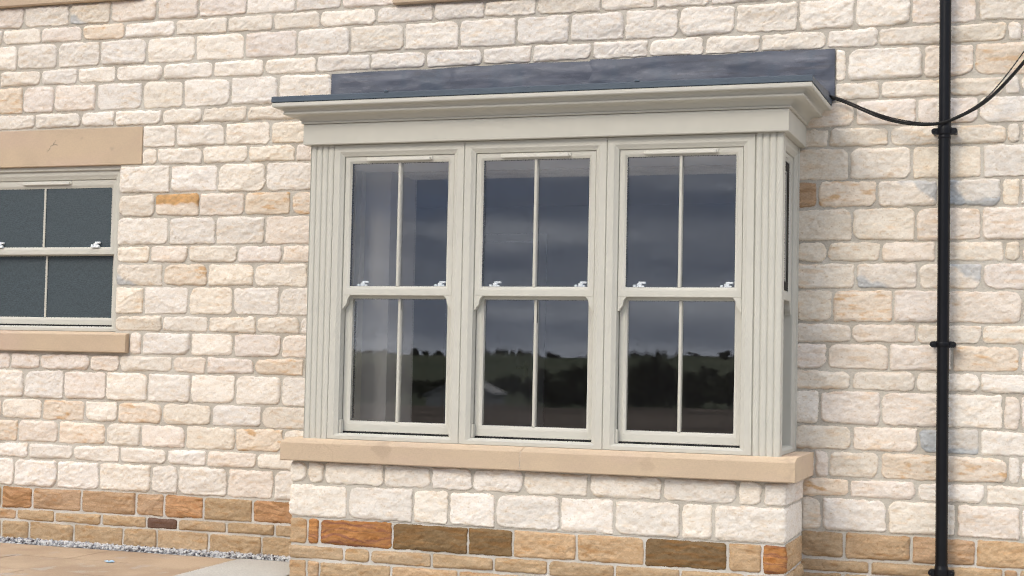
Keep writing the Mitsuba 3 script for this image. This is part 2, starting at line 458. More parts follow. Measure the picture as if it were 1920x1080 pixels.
# ---------------------------------------------------------------- the stone wall
# kinds of stone by number, see BASE: 0 cream, 1 pinkish, 2 warm, 3 part grey, 4 orange bed, 5 rust-streaked, 6 slate grey, 7 to 13 the brown plinth stones
COURSES = [
    (3.848, 4.012, [([-4.587, -4.261, -3.867, -3.509, -3.122, -2.775, -2.394, -2.001, -1.645, -1.245], [1, 0, 3, 1, 1, 1, 0, 0, 1], 0, 1)]),
    (3.726, 3.848, [([-4.79, -4.453, -4.109, -3.75, -3.385, -2.962, -2.541, -2.176, -1.811, -1.382, -0.962, -0.594, -0.226, 0.216, 0.58, 0.942, 1.322], [0, 0, 1, 5, 0, 0, 0, 0, 0, 0, 0, 0, 0, 0, 0, 0], 0, 0)]),
    (3.532, 3.726, [([-4.67, -4.315, -3.957, -3.588, -3.196, -2.792, -2.397, -1.985, -1.578, -1.172, -0.768, -0.365, 0.006, 0.377, 0.734, 1.102, 1.497, 1.844, 2.181, 2.566, 2.94], [0, 0, 0, 0, 0, 0, 1, 0, 0, 0, 0, 0, 0, 0, 0, 0, 0, 0, 1, 0], 0, 0)]),
    (3.409, 3.532, [([-4.818, -4.465, -4.1, -3.779, -3.451, -3.057, -2.646, -2.237, -1.83, -1.421, -1.01, -0.602, -0.251, 0.161, 0.54, 0.906, 1.266, 1.677, 1.99, 2.378, 2.736, 2.824, 3.127], [0, 2, 0, 0, 0, 0, 0, 0, 0, 0, 0, 0, 0, 0, 0, 0, 0, 0, 2, 2, 0, 0], 0, 0)]),
    (3.203, 3.409, [([-4.562, -4.25, -3.976, -3.612, -3.221, -2.883, -2.5, -2.119, -1.703], [5, 1, 1, 0, 0, 0, 0, 0], 0, 1), ([1.728, 1.798, 2.255, 2.552, 2.946], [0, 0, 1, 5], 1, 0)]),
    (3.086, 3.203, [([-4.463, -4.135, -3.738, -3.448, -3.051, -2.721, -2.36, -1.47], [0, 0, 0, 0, 0, 2, 2], 0, 1), ([1.728, 2.002, 2.402, 2.725, 2.817, 3.207], [0, 2, 2, 0, 0], 1, 0)]),
    (2.919, 3.086, [([-3.203, -2.93, -2.532, -2.172, -1.5], [0, 0, 2, 2], 1, 1), ([1.5, 1.85, 2.219, 2.578, 2.889], [1, 1, 1, 0], 1, 0)]),
    (2.794, 2.919, [([-3.203, -3.078, -2.711, -2.346, -1.972, -1.5], [2, 0, 0, 2, 1], 1, 1), ([1.5, 1.693, 2.059, 2.379, 2.74, 2.821, 3.168], [2, 2, 2, 2, 2, 0], 1, 0)]),
    (2.59, 2.794, [([-3.388, -2.967, -2.581, -2.2, -1.5], [0, 0, 0, 0], 1, 1), ([1.5, 1.818, 2.195, 2.601, 2.926], [2, 2, 2, 0], 1, 0)]),
    (2.421, 2.59, [([-3.388, -3.089, -2.725, -2.362, -1.998, -1.5], [2, 4, 1, 5, 5], 1, 1), ([1.5, 1.627, 1.989, 2.35, 2.714, 2.82, 3.174], [8, 5, 3, 6, 2, 0], 1, 0)]),
    (2.215, 2.421, [([-3.388, -2.966, -2.585, -2.196, -1.5], [0, 0, 0, 1], 1, 1), ([1.5, 1.841, 2.218, 2.597, 2.954], [2, 2, 1, 1], 1, 0)]),
    (2.086, 2.215, [([-3.388, -3.114, -2.803, -2.405, -2.054, -1.5], [2, 1, 2, 1, 1], 1, 1), ([1.5, 1.691, 2.015, 2.337, 2.73, 2.824, 3.125], [2, 2, 1, 2, 2, 2], 1, 0)]),
    (1.92, 2.086, [([-3.388, -3.003, -2.641, -2.27, -1.856, -1.5], [3, 5, 2, 0, 0], 1, 1), ([1.5, 1.863, 2.236, 2.605, 2.927], [2, 3, 3, 1], 1, 0)]),
    (1.716, 1.92, [([-3.388, -3.155, -2.787, -2.43, -2.068, -1.5], [2, 0, 2, 0, 0], 1, 1), ([1.5, 1.726, 2.09, 2.386, 2.835, 3.163], [2, 5, 1, 1, 1], 1, 0)]),
    (1.593, 1.716, [([-3.388, -2.999, -2.622, -2.242, -1.904, -1.5], [2, 0, 2, 2, 0], 1, 1), ([1.5, 1.844, 2.229, 2.607, 2.999], [2, 1, 2, 2], 1, 0)]),
    (1.427, 1.593, [([-3.262, -3.158, -2.759, -2.416, -2.042, -1.5], [1, 0, 0, 1, 1], 1, 1), ([1.5, 1.698, 2.068, 2.433, 2.824, 3.201], [1, 1, 1, 5, 1], 1, 0)]),
    (1.303, 1.427, [([-4.562, -4.278, -4.016, -3.589, -3.342, -2.901, -2.627, -2.249, -1.861, -1.5], [1, 1, 1, 1, 0, 1, 1, 5, 1], 0, 1), ([1.5, 1.844, 2.226, 2.597, 2.977], [2, 2, 0, 0], 1, 0)]),
    (1.092, 1.303, [([-4.435, -4.153, -3.806, -3.447, -3.101, -2.75, -2.392, -2.032, -1.5], [0, 0, 1, 0, 0, 0, 0, 0], 0, 1), ([1.5, 1.658, 2.023, 2.391, 2.729, 2.826, 3.188], [0, 1, 1, 0, 1, 1], 1, 0)]),
    (0.936, 1.092, [([-4.624, -4.343, -3.983, -3.616, -3.337, -2.971, -2.575, -2.181, -1.5], [1, 2, 5, 0, 5, 2, 0, 2], 0, 1), ([1.5, 1.854, 2.241, 2.599, 2.899], [2, 1, 6, 0], 1, 0)]),
    (0.77, 0.936, [([-4.538, -4.19, -3.838, -3.438, -3.145, -2.778, -2.376, -2.005, -1.6], [5, 1, 5, 0, 1, 2, 5, 0], 0, 1), ([1.6, 1.628, 1.718, 2.017, 2.378, 2.753, 2.828, 3.149], [1, 1, 2, 5, 5, 0, 0], 1, 0)]),
    (0.651, 0.77, [([-4.379, -4.09, -3.706, -3.312, -2.923, -2.603, -2.211, -1.57], [0, 0, 0, 0, 0, 1, 0], 0, 1), ([1.55, 1.84, 2.234, 2.628, 3.026], [5, 1, 0, 0], 1, 0)]),
    (0.446, 0.651, [([-4.559, -4.21, -3.835, -3.48, -3.048, -2.826, -2.432, -2.071, -1.57], [0, 0, 0, 0, 0, 0, 1, 0], 0, 1), ([1.55, 1.676, 2.067, 2.465, 2.829, 3.158], [2, 0, 0, 1, 0], 1, 0)]),
    (0.281, 0.446, [([-4.671, -4.314, -4.043, -3.622, -3.164, -2.934, -2.616, -2.229, -1.57], [7, 9, 8, 8, 8, 9, 7, 9], 0, 1), ([1.55, 1.811, 2.207, 2.579, 2.933], [7, 13, 8, 13], 1, 0)]),
    (0.196, 0.281, [([-4.504, -4.173, -3.846, -3.45, -3.074, -2.817, -2.43, -2.053, -1.57], [8, 7, 7, 7, 11, 7, 7, 7], 0, 1), ([1.55, 1.966, 2.382, 2.734, 2.822, 3.142], [7, 7, 7, 8, 7], 1, 0)]),
    (0.019, 0.196, [([-4.66, -4.305, -4.06, -3.679, -3.262, -2.983, -2.565, -2.15, -1.57], [7, 7, 7, 7, 7, 7, 7, 7], 0, 1), ([1.55, 1.806, 2.152, 2.49, 2.79, 3.159], [7, 7, 7, 7, 7], 1, 0)]),
]
BASE_COURSES = [
    (0.634, 0.78, [-1.475, -1.353, -0.945, -0.624, -0.352, -0.02, 0.39, 0.84, 1.284, 1.432], [0, 2, 0, 0, 0, 0, 0, 0, 0, 0, 0]),
    (0.422, 0.634, [-1.186, -0.74, -0.504, -0.195, 0.214, 0.551, 0.952, 1.146], [0, 0, 0, 0, 0, 0, 0, 0, 0]),
    (0.25, 0.422, [-1.463, -1.377, -0.875, -0.372, -0.083, 0.321, 0.737, 1.232, 1.431], [13, 12, 12, 10, 10, 13, 13, 10, 13, 12]),
    (0.155, 0.25, [-1.202, -1.023, -0.607, -0.2, 0.147, 0.561, 0.955, 1.34], [7, 7, 7, 7, 7, 7, 7, 7, 7]),
    (0, 0.155, [-1.459, -1.373, -0.876, -0.432, -0.033, 0.356, 0.764, 1.128, 1.407], [13, 13, 7, 13, 13, 13, 7, 13, 13, 7]),
]

FACE = 0.0075                                                      # the mortar's depth behind the stone faces
PLINTH = 0.446


def wall_piece(z0, z1, x0, x1):
    p = sg.box(x0, z0, x1, z1)
    for hole in (sg.box(-1.25, .905, 1.25, 2.70), sg.box(-4.775, 1.56, -3.385, 2.806)):
        p = p.difference(hole)
    out = []
    for g in getattr(p, 'geoms', [p]):
        out.append(upright(extrude(g, .40), FACE))
    return cat(out)


wall = thing('stone_wall', 'cream coursed rock-faced stone house wall with a brown sandstone plinth', 'wall')
put(wall, 'mortar', wall_piece(PLINTH - .002, 5.2, -6.8, 5.4), 'mortar_mat', label='grey-buff mortar between the cream stones')
put(wall, 'plinth_mortar', wall_piece(-.4, PLINTH - .002, -6.8, 5.4), 'lime_mat', label='pale mortar between the brown plinth stones')


def flat_path(s, z, h):
    return np.stack([s, -h, z], -1)


def stone_mesh(s0, s1, z0, z1, kind, seed, path=flat_path, step=.0078, free=(0, 0)):
    """One rock-faced block: an uneven rounded outline, a chipped margin and a bulging hewn face, mapped onto the wall by path(s, z, height)."""
    g = random.Random(seed)
    pale = kind < 7
    w, h = s1 - s0, z1 - z0
    nx, nz = max(5, int(w / step)), max(5, int(h / step))
    # denser towards the margins
    dist = lambda n: np.sin(np.linspace(-1, 1, n + 1) * np.pi / 2 * .93) / math.sin(np.pi / 2 * .93)
    u, v = np.meshgrid(dist(nx) * .45 + np.linspace(-1, 1, nx + 1) * .55, dist(nz) * .45 + np.linspace(-1, 1, nz + 1) * .55, indexing='ij')
    rmax = min(w, h) * .42
    rad = [[min(rmax, g.choice([.008, .014, .020, .030, .040, .052]) * (1.0 if pale else .5) * g.uniform(.7, 1.3)) for _ in (0, 1)] for _ in (0, 1)]
    for i, fr in enumerate(free):
        if fr:
            rad[i] = [.004, .004]
    zc = v * h / 2
    inset = np.zeros((2,) + u.shape)
    for i in (0, 1):
        for j in (0, 1):
            r = rad[i][j]
            e = np.clip(((zc if j else -zc) - (h / 2 - r)) / r, 0, 1)
            inset[i] = np.where((zc > 0) == bool(j), r * (1 - np.sqrt(np.maximum(0, 1 - e * e))), inset[i])
    jit = .0062 if pale else .0035
    zz = z0 + h / 2 + zc
    o = seed * .731
    wob = lambda a, b, k: (meshkit.fbm(np.stack([a * 30 + o, b * 0 + k, b * 0 + o], -1), 4, 5) - .5) * 2 * jit * 1.6
    left = s0 + inset[0] + (0 if free[0] else 1) * wob(zz, zz, 1.0)
    right = s1 - inset[1] + (0 if free[1] else 1) * wob(zz, zz, 2.0)
    s = left + (u + 1) / 2 * (right - left)
    edge = np.abs(v) ** 3
    zz = zz + np.where(v > 0, wob(s, s, 3.0), wob(s, s, 4.0)) * edge
    taper = g.uniform(-.004, .004)
    zz = zz + taper * u * edge * np.sign(v)
    d = np.minimum((1 - np.abs(u)) * w / 2 + np.where(u < 0, 9 if free[0] else 0, 9 if free[1] else 0), (1 - np.abs(v)) * h / 2)
    p3 = np.stack([s * 1.0, np.full_like(s, o), zz], -1)
    proud = g.uniform(.005, .011) if pale else g.uniform(.005, .009)
    ridge = 1 - np.abs(2 * meshkit.fbm(p3 * [13, 1, 17] + 7.7, 3, seed % 50) - 1)
    hew = (meshkit.fbm(p3 * [8, 1, 11], 3, seed % 97) - .5) * .009 + (ridge - .7) * .006 + (meshkit.fbm(p3 * [28, 1, 36], 3, 9) - .5) * .012 + (meshkit.fbm(p3 * [72, 1, 90], 2, 31) - .5) * .0100
    # the hewn face: a few flat spalls meeting in low arrises
    spall = np.min([g.uniform(-.085, .085) * (s - s0 - w * g.uniform(.1, .9)) + g.uniform(-.13, .13) * (zz - z0 - h * g.uniform(.1, .9)) + g.uniform(0, .005) for _ in range(5)], axis=0)
    hew = hew + np.clip(spall - spall.mean(), -.0050, .0060)
    tilt = g.uniform(-.004, .004) * u + g.uniform(-.003, .004) * v
    rise = 1 - np.exp(-d / .0050)
    hgt = -.0045 + g.uniform(-.0015, .0025) + proud * rise + (hew * (1.0 if pale else 1.15) + tilt) * np.clip(d / .020, 0.12, 1)
    chip = np.clip((meshkit.fbm(p3 * 40 + 3.3, 2, 21) - .56) * 4, 0, 1) * np.exp(-d / .010) * .006
    hgt = hgt - chip
    hgt = np.maximum(hgt, np.where(d > .006, -.0030 + .002 * meshkit.noise(p3 * 60), hgt))
    P = path(s, zz, hgt)
    n0, n1 = P.shape[:2]
    idx = np.arange(n0 * n1).reshape(n0, n1)
    a, b, c, e = idx[:-1, :-1], idx[1:, :-1], idx[1:, 1:], idx[:-1, 1:]
    F = np.concatenate([np.stack([a, b, c], -1).reshape(-1, 3), np.stack([a, c, e], -1).reshape(-1, 3)])
    # the sides run back into the wall
    rim = np.r_[idx[:, 0], idx[-1, 1:], idx[-2::-1, -1], idx[0, -2:0:-1]]
    back = path(s.reshape(-1)[rim], zz.reshape(-1)[rim], np.full(len(rim), -.034))
    V = np.concatenate([P.reshape(-1, 3), back])
    m = len(rim)
    i0, j0 = rim, n0 * n1 + np.arange(m)
    i1, j1 = np.roll(rim, -1), n0 * n1 + np.roll(np.arange(m), -1)
    F = np.concatenate([F, np.stack([i0, j0, j1], -1), np.stack([i0, j1, i1], -1)])
    st, tt = np.clip((u + 1) / 2, .02, .98).reshape(-1), np.clip((v + 1) / 2, .02, .98).reshape(-1)
    uv = np.stack([np.r_[st, st[rim]] + seed % 997, np.r_[tt, tt[rim]] + kind], -1)
    return tm(V, F), uv


GAP = .0080
count = 0
for z0, z1, segs in COURSES:
    for xs, kinds, fa, fb in segs:
        for i, kd in enumerate(kinds):
            count += 1
            gl = 0.001 if (i == 0 and fa) else GAP * rng.uniform(.75, 1.25)
            gr = 0.001 if (i == len(kinds) - 1 and fb) else GAP * rng.uniform(.75, 1.25)
            m, uv = stone_mesh(xs[i] + gl, xs[i + 1] - gr, z0 + GAP * rng.uniform(.75, 1.2), z1 - GAP * rng.uniform(.75, 1.2), kd, 37 * count)
            put(wall, 'stone' if kd < 7 else 'plinth_stone', m, 'stone_mat', smooth=True, uv=uv)

# the courses that run on outside the picture, as one mass
more, muv, nv = [], [], 0
for z0, z1, segs in COURSES + [(4.012 + .17 * i, 4.012 + .17 * (i + 1), None) for i in range(7)]:
    lo, hi = (segs[0][0][0], segs[-1][0][-1]) if segs else (5.3, 5.3)
    spans = [(-6.7, lo), (hi, 5.3)]
    if segs is None and z0 < 4.2:
        spans = [(-6.7, -4.96), (-3.2, -1.25), (1.25, 5.3)]
    elif z1 > 1.44 and z1 < 3.10:
        spans[0] = (-6.7, -4.958 if z1 > 2.81 else -4.908 if z0 < 1.58 else -4.772)
    for a, b in spans:
        x = a
        while x < b - .03:
            e = min(b, x + rng.uniform(.27, .43))
            if b - e < .12:
                e = b
            count += 1
            kd = rng.choice([0, 0, 0, 0, 2, 1]) if z0 > .44 else rng.choice([7, 7, 13, 8])
            m, uv = stone_mesh(x + GAP, e - GAP, z0 + GAP, z1 - GAP, kd, 37 * count, step=.03)
            more.append(m); muv.append(uv)
            x = e
k = key_for(f'{wall}__outer_stone')
scene[k] = mikit.ply(cat(more), 'stone_mat', smooth=True, uv=np.concatenate(muv))
labels[k] = {'kind': 'stuff'}

# ---------------------------------------------------------------- the stone base under the bay
BX0, BX1, BY = -1.585, 1.562, -.682
ARC = .012


def base_path(s, z, h):
    """Around the bay's base: s is x on the front, runs on beyond both corners along the sides; the corners are slightly rounded."""
    s, h = np.asarray(s, float), np.asarray(h, float)
    L = ARC * np.pi / 2
    a, b = BX0 + ARC, BX1 - ARC
    x, y = np.array(s, float), np.full_like(s, BY)
    nx, ny = np.zeros_like(s), -np.ones_like(s)
    for lim, sg_ in ((b, 1), (a, -1)):
        t = (s - lim) * sg_
        th = np.clip(t / L, 0, 1) * np.pi / 2
        on = t > 0
        cx = lim
        x = np.where(on, cx + sg_ * ARC * np.sin(th), x)
        y = np.where(on, BY + ARC - ARC * np.cos(th) + np.maximum(t - L, 0), y)
        nx = np.where(on, sg_ * np.sin(th), nx)
        ny = np.where(on, -np.cos(th), ny)
    return np.stack([x + nx * h, y + ny * h, np.asarray(z, float) + 0 * s], -1)


base = thing('bay_base_wall', 'low stone base wall standing out under the bay window, cream stones over brown', 'wall')
for nm, z0, z1, mt, lb in (('mortar', .423, .780, 'mortar_mat', 'grey-buff mortar of the upper base courses'), ('plinth_mortar', -.3, .421, 'lime_mat', 'pale mortar of the brown base courses')):
    put(base, nm, box(BX0 + FACE, BX1 - FACE, BY + FACE, .010, z0, z1), mt, label=lb)
SEND = BX1 + .66
for r, (z0, z1, xs, kinds) in enumerate(BASE_COURSES):
    side = [1.562 + .30, None, 1.60, 1.562 + .33, 1.562 + .12][r]
    ends = [BX0 - [.34, .30, .26, .36, .3][r]] + xs + ([side] if side else []) + [SEND]
    kk = kinds + ([{0: 1, 2: 13, 3: 7, 4: 13}[r]] if side else [])
    ends[0:1] = [BX0 - .66, ends[0]]
    kk = kk[:1] + kk
    for i, kd in enumerate(kk):
        count += 1
        m, uv = stone_mesh(ends[i] + GAP * rng.uniform(.7, 1.2), ends[i + 1] - GAP * rng.uniform(.7, 1.2), z0 + GAP * rng.uniform(.8, 1.15), z1 - GAP * rng.uniform(.8, 1.15), kd, 37 * count + 5, base_path)
        put(base, 'stone' if kd < 7 else 'plinth_stone', m, 'stone_mat', smooth=True, uv=uv)

# ---------------------------------------------------------------- dressed sandstone: sills and lintel
def dressed(x0, x1, y0, y1, z0, z1, bev, seed):
    """A sawn block with slightly worn arrises."""
    m = box(x0, x1, y0, y1, z0, z1, bev)
    return m


def sill_mesh(x0, x1, yf, yb, z0, zf, zb, side_drop=0.0):
    """A sill whose top falls from zb at the frame to zf at the nose."""
    b = .006
    prof = sg.Polygon([(yf, z0 + b), (yf + b, z0), (yb, z0), (yb, zb), (yf + .086, zb), (yf + .05, zf + .55 * (zb - zf)), (yf + b, zf), (yf, zf - b)])
    m = extrude(prof, x1 - x0)
    v = np.array(m.vertices)
    return tm(np.stack([x0 + v[:, 2], v[:, 0], v[:, 1]], -1), m.faces)


SZ0, SZ1 = .781, .899
bay_sill = thing('window_sill', 'long tan sandstone sill in two lengths under the bay window', 'sill')
put(bay_sill, 'block', sill_mesh(-1.634, -.025, -.752, .02, SZ0, SZ1, .921), 'sandstone_mat', smooth=25, label='left length of the sill')
put(bay_sill, 'block', sill_mesh(-.021, 1.622, -.752, .02, SZ0, SZ1, .921), 'sandstone_mat', smooth=25, label='right length of the sill')
put(bay_sill, 'joint', box(-.0252, -.0208, -.749, .0, SZ0 + .003, SZ1 - .004), 'lime_mat')
solo('window_sill', sill_mesh(-4.90, -3.268, -.042, .10, 1.440, 1.572, 1.590), 'sandstone_mat', 'tan sandstone sill under the small left window', 'sill', smooth=25)
solo('window_sill', sill_mesh(-4.92, -3.24, -.045, .10, 4.012, 4.145, 4.16), 'sandstone_mat', 'tan sandstone sill cut by the top left corner of the picture', 'sill', smooth=25)
solo('window_sill', sill_mesh(-1.245, 1.25, -.045, .10, 3.853, 3.985, 4.0), 'sandstone_mat', 'dark underside of a sandstone sill at the top edge above the bay', 'sill', smooth=25)
solo('lintel', box(-4.95, -3.207, -.004, .10, 2.805, 3.077, .003), 'lintel_mat', 'plain tan sandstone lintel over the small left window', 'lintel')

# ---------------------------------------------------------------- window joinery
OUTER = [(0, .10), (0, .006), (.0035, 0), (.044, 0), (.050, .003), (.062, .012), (.070, .015), (.072, .022), (.072, .10)]
SASH = [(0, .042), (0, .002), (.002, 0), (.027, 0), (.032, .002), (.041, .010), (.044, .012), (.044, .042)]


def horn(x, side, z, y0):
    """The curved horn under the end of a meeting rail; side +1: its curve looks towards +x."""
    t = np.linspace(0, 1, 12)
    curve = [(.054 - .042 * (a + .13 * math.sin(2 * math.pi * a)), -.074 * a) for a in t]
    pts = [(0, .004), (.054, .004)] + curve + [(.012, -.076), (.010, -.085), (0, -.085)]
    p = sg.Polygon([(x + side * a, z + b) for a, b in pts]).buffer(0)
    return upright(extrude(p, .034), y0)


def lock_mesh(x, z, y):
    """A sash fastener: foot, post and hooked lever."""
    parts = [box(x - .036, x + .030, y - .014, y + .012, z, z + .012, .002), box(x - .038, x - .022, y - .012, y + .010, z + .006, z + .024, .003),
             box(x - .014, x + .016, y - .012, y + .010, z + .008, z + .032, .003), box(x - .005, x + .040, y - .010, y + .008, z + .030, z + .043, .003),
             box(x + .012, x + .030, y - .008, y + .006, z + .010, z + .020, .002)]
    return cat(parts)


tilt = random.Random(77)


def window_unit(parent, name, width, place, z0=.922, z1=2.80, zg=(1.04, 1.818, 1.897, 2.682), kl=1.0, head=.075, foot=.038, bar=True, vent=.43, vx=0.0, horns=True,
                glass='glass_mat', locks=True, label=None, rail=(1.838, 1.890)):
    """A vertical sliding sash window, built in its own frame (x across from 0, y inwards, z up) and moved by place."""
    def add(n, m, mat, smooth=False, lab=None):
        m = m.copy()
        m.apply_transform(place)
        return put(top, n, m, mat, smooth=smooth, label=lab)
    top = key_for(f'{parent}__{name}' if parent else name)
    fr = ring(0, width, z0, z1, OUTER, (kl, kl, foot / .072, head / .072))
    fr.apply_transform(place)
    scene[top] = mikit.ply(fr, 'paint_mat', smooth=25)
    if parent is None:
        scene[top + '__frame'] = scene.pop(top)
    if label:
        labels[top] = label
    ins = .072 * kl
    a, b = ins, width - ins
    zl0, zu1 = z0 + foot, z1 - head
    # upper sash in the front track, lower sash behind it
    st = .044
    us = ring(a + .002, b - .002, rail[0], zu1 - .001, [(i, y + .024) for i, y in SASH], (1, 1, (zg[2] - rail[0]) / .044, (zu1 - zg[3]) / .044))
    add('upper_sash', us, 'paint_mat', 25)
    if horns:
        add('sash_horn', horn(a + .002, 1, rail[0], .026), 'paint_mat', 30)
        add('sash_horn', horn(b - .002, -1, rail[0], .026), 'paint_mat', 30)
    ls = ring(a + .004, b - .004, zl0 + .0125, rail[1], [(i, y + .070) for i, y in SASH], (1.05, 1.05, (zg[0] - zl0 - .0125) / .044, (rail[1] - zg[1]) / .044))
    add('lower_sash', ls, 'paint_mat', 25)
    add('dark_gap_fill', box(a + .004, b - .004, .076, .10, zl0 - .001, zl0 + .013), 'painted_dark_mat')  # black strip painting the shade of the open gap below the lower sash
    gx0, gx1 = a + .002 + st, b - .002 - st
    mid = (gx0 + gx1) / 2
    edge_w = .0045 if bar else .060                           # side windows: broad black band added before the glass to paint it dark
    for zz0, zz1, yy in ((zg[2], zg[3], .024), (zg[0], zg[1], .070)):
        front = yy + (.016 if bar else .013)
        lights = [(gx0, mid), (mid, gx1)] if bar else [(gx0, gx1)]
        if bar:
            bm = [box(mid - .0095, mid + .0095, yy + .006, yy + .0145, zz0 - .004, zz1 + .004, .004)]
            if glass == 'glass_mat':
                bm.append(box(mid - .0095, mid + .0095, yy + .0385, yy + .047, zz0 - .004, zz1 + .004, .004))
            add('glazing_bar', cat(bm), 'paint_mat')
        for x0, x1 in lights:
            def sheet(y):
                # no pane sits perfectly true in its rebate
                sx, sz = tilt.uniform(-.0009, .0009), tilt.uniform(-.0008, .0008)
                hx, hz = (x1 - x0) / 2, (zz1 - zz0) / 2
                return tm([(x0 - .002, y - sx * hx - sz * hz, zz0 - .003), (x1 + .002, y + sx * hx - sz * hz, zz0 - .003), (x1 + .002, y + sx * hx + sz * hz, zz1 + .003),
                           (x0 - .002, y - sx * hx + sz * hz, zz1 + .003)], [(0, 1, 2), (0, 2, 3)])
            if glass == 'glass_mat':
                add('pane', sheet(yy + .015), glass)
                add('inner_pane', sheet(yy + .038), glass)
            else:
                add('pane', sheet(yy + .015), glass, lab='dark obscured pane')
        add('spacer_or_dark_band', ring(gx0 - .003, gx1 + .003, zz0 - .003, zz1 + .003, [(0, front), (edge_w, front), (edge_w, yy + .037), (0, yy + .037)]), 'spacer_mat' if bar else 'painted_dark_mat')
    if vent:
        c = width / 2 + vx
        v = cat([box(c - vent / 2, c + vent / 2, .004, .024, zu1 - .034, zu1 - .010, .004), box(c - vent / 2 - .012, c + vent / 2 + .012, .016, .026, zu1 - .030, zu1 - .008, .003)])
        add('trickle_vent', v, 'vent_mat')
    if locks:
        for x in ((gx0 + .075, gx1 - .055) if glass == 'glass_mat' else (mid - .385, mid + .46)):
            add('sash_lock', lock_mesh(x, rail[1] - .001, .080 if glass == 'glass_mat' else .025), 'white_mat')
    add('sash_stop', box(a - .002, a + .012, .028, .066, zl0, zl0 + .085, .003), 'paint_mat')
    return top


def move(x=0, y=0, z=0, deg=0):
    m = trimesh.transformations.rotation_matrix(math.radians(deg), [0, 0, 1])
    m[:3, 3] = (x, y, z)
    return m


bay = thing('bay_window', 'sage-grey square bay of three sliding sash windows under a moulded cornice and lead flashing', 'bay window')
YF = -.66
for x0, w_, lb in ((-1.357, .897, 'left sash window of the bay'), (-.459, .919, 'middle sash window of the bay'), (.461, .896, 'right sash window of the bay')):
    window_unit(bay, 'window', w_, move(x0, YF + .002), label={'label': lb}, vx=.0)
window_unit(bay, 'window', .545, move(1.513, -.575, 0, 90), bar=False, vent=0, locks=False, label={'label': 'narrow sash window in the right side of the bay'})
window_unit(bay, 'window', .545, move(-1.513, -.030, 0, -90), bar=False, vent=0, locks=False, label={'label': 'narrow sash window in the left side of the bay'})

# fluted corner pilasters: reeds with a quirk between them
def pilaster(x0, x1):
    n = 4
    w_ = (x1 - x0) / n
    pts = []
    for i in range(n):
        a = x0 + i * w_
        for t, d in ((.00, .0085), (.07, .0085), (.14, .0045), (.24, .0015), (.42, .0), (.72, .0), (.86, .0012), (.95, .0035), (1.0, .0085)):
            pts.append((a + t * w_, YF + d))
    pts[0] = (x0, YF + .002)
    pts[-1] = (x1, YF + .002)
    pts += [(x1, -.577), (x0, -.577)]
    return extrude(sg.Polygon(pts).buffer(0), 2.80 - .918)


for x0, x1, lb in ((-1.520, -1.3575, 'fluted left corner pilaster'), (1.3575, 1.520, 'fluted right corner pilaster')):
    p = pilaster(x0, x1)
    p.apply_translation((0, 0, .918))
    put(bay, 'pilaster', p, 'paint_mat', smooth=22, label=lb)
for sx in (-1, 1):
    put(bay, 'wall_post', box(min(sx * 1.455, sx * 1.518), max(sx * 1.455, sx * 1.518), -.030, .004, .920, 2.80, .003), 'paint_mat')


def mould(prof, bx, by, yback=0.004):
    """A moulding mitred round the bay: prof of (projection, z) from the plane of the fascia."""
    v, f = [], []
    for o, z in prof:
        v += [(-(bx + o), yback, z), (-(bx + o), by - o, z), (bx + o, by - o, z), (bx + o, yback, z)]
    n = len(prof)
    for i in range(n):
        j = (i + 1) % n
        for c in range(3):
            p, q, r, s = i * 4 + c, i * 4 + c + 1, j * 4 + c + 1, j * 4 + c
            f += [(p, q, r), (p, r, s)]
    m = tm(v, f)
    return m


def arc(c0, z0, c1, z1, bulge, n=7):
    out = []
    for t in np.linspace(0, 1, n):
        x, z = c0 + (c1 - c0) * t, z0 + (z1 - z0) * t
        k = bulge * math.sin(math.pi * t)
        L = math.hypot(c1 - c0, z1 - z0)
        out.append((x + k * (z1 - z0) / L, z - k * (c1 - c0) / L))
    return out


FB, FY = 1.5555, -.701
fascia = mould([(-.05, 2.801), (-.002, 2.801), (0, 2.804), (0, 2.929), (-.004, 2.933), (-.05, 2.933)], FB, FY)
put(bay, 'fascia', fascia, 'paint_mat', smooth=25, label='plain flat fascia board above the windows')
soffit = box(-FB + .01, FB - .01, FY + .012, .0, 2.8015, 2.806)
put(bay, 'soffit', soffit, 'paint_mat')
prof = ([(-.05, 2.9345), (.008, 2.9345), (.012, 2.937), (.012, 2.946), (.009, 2.948)] + arc(.011, 2.949, .082, 2.983, -.016, 9) + [(.096, 2.984), (.0995, 2.9875), (.100, 2.993), (.0985, 2.9985), (.095, 3.0015)] +
        arc(.096, 3.002, .140, 3.024, -.014, 8) + [(.148, 3.025), (.152, 3.030), (.153, 3.040), (.152, 3.050), (.148, 3.0545), (-.05, 3.0548)])
put(bay, 'cornice', mould(prof, FB, FY), 'paint_mat', smooth=28, label='moulded cornice with mitred corners')
trim = mould([(-.06, 3.0555), (.1545, 3.0555), (.156, 3.058), (.156, 3.090), (.150, 3.0935), (-.06, 3.0935)], FB, FY)
put(bay, 'roof_edge', trim, 'trim_mat', smooth=25, label='blue-grey metal edge along the bay roof')
roof = tm([(-1.70, -.846, 3.0925), (1.70, -.846, 3.0925), (1.70, .004, 3.135), (-1.70, .004, 3.135), (-1.70, -.846, 3.06), (1.70, -.846, 3.06), (1.70, .004, 3.06), (-1.70, .004, 3.06)],
          [(0, 1, 2), (0, 2, 3), (4, 6, 5), (4, 7, 6), (0, 4, 5), (0, 5, 1), (1, 5, 6), (1, 6, 2), (2, 6, 7), (2, 7, 3), (3, 7, 4), (3, 4, 0)])
put(bay, 'lead_roof', roof, 'lead_mat')
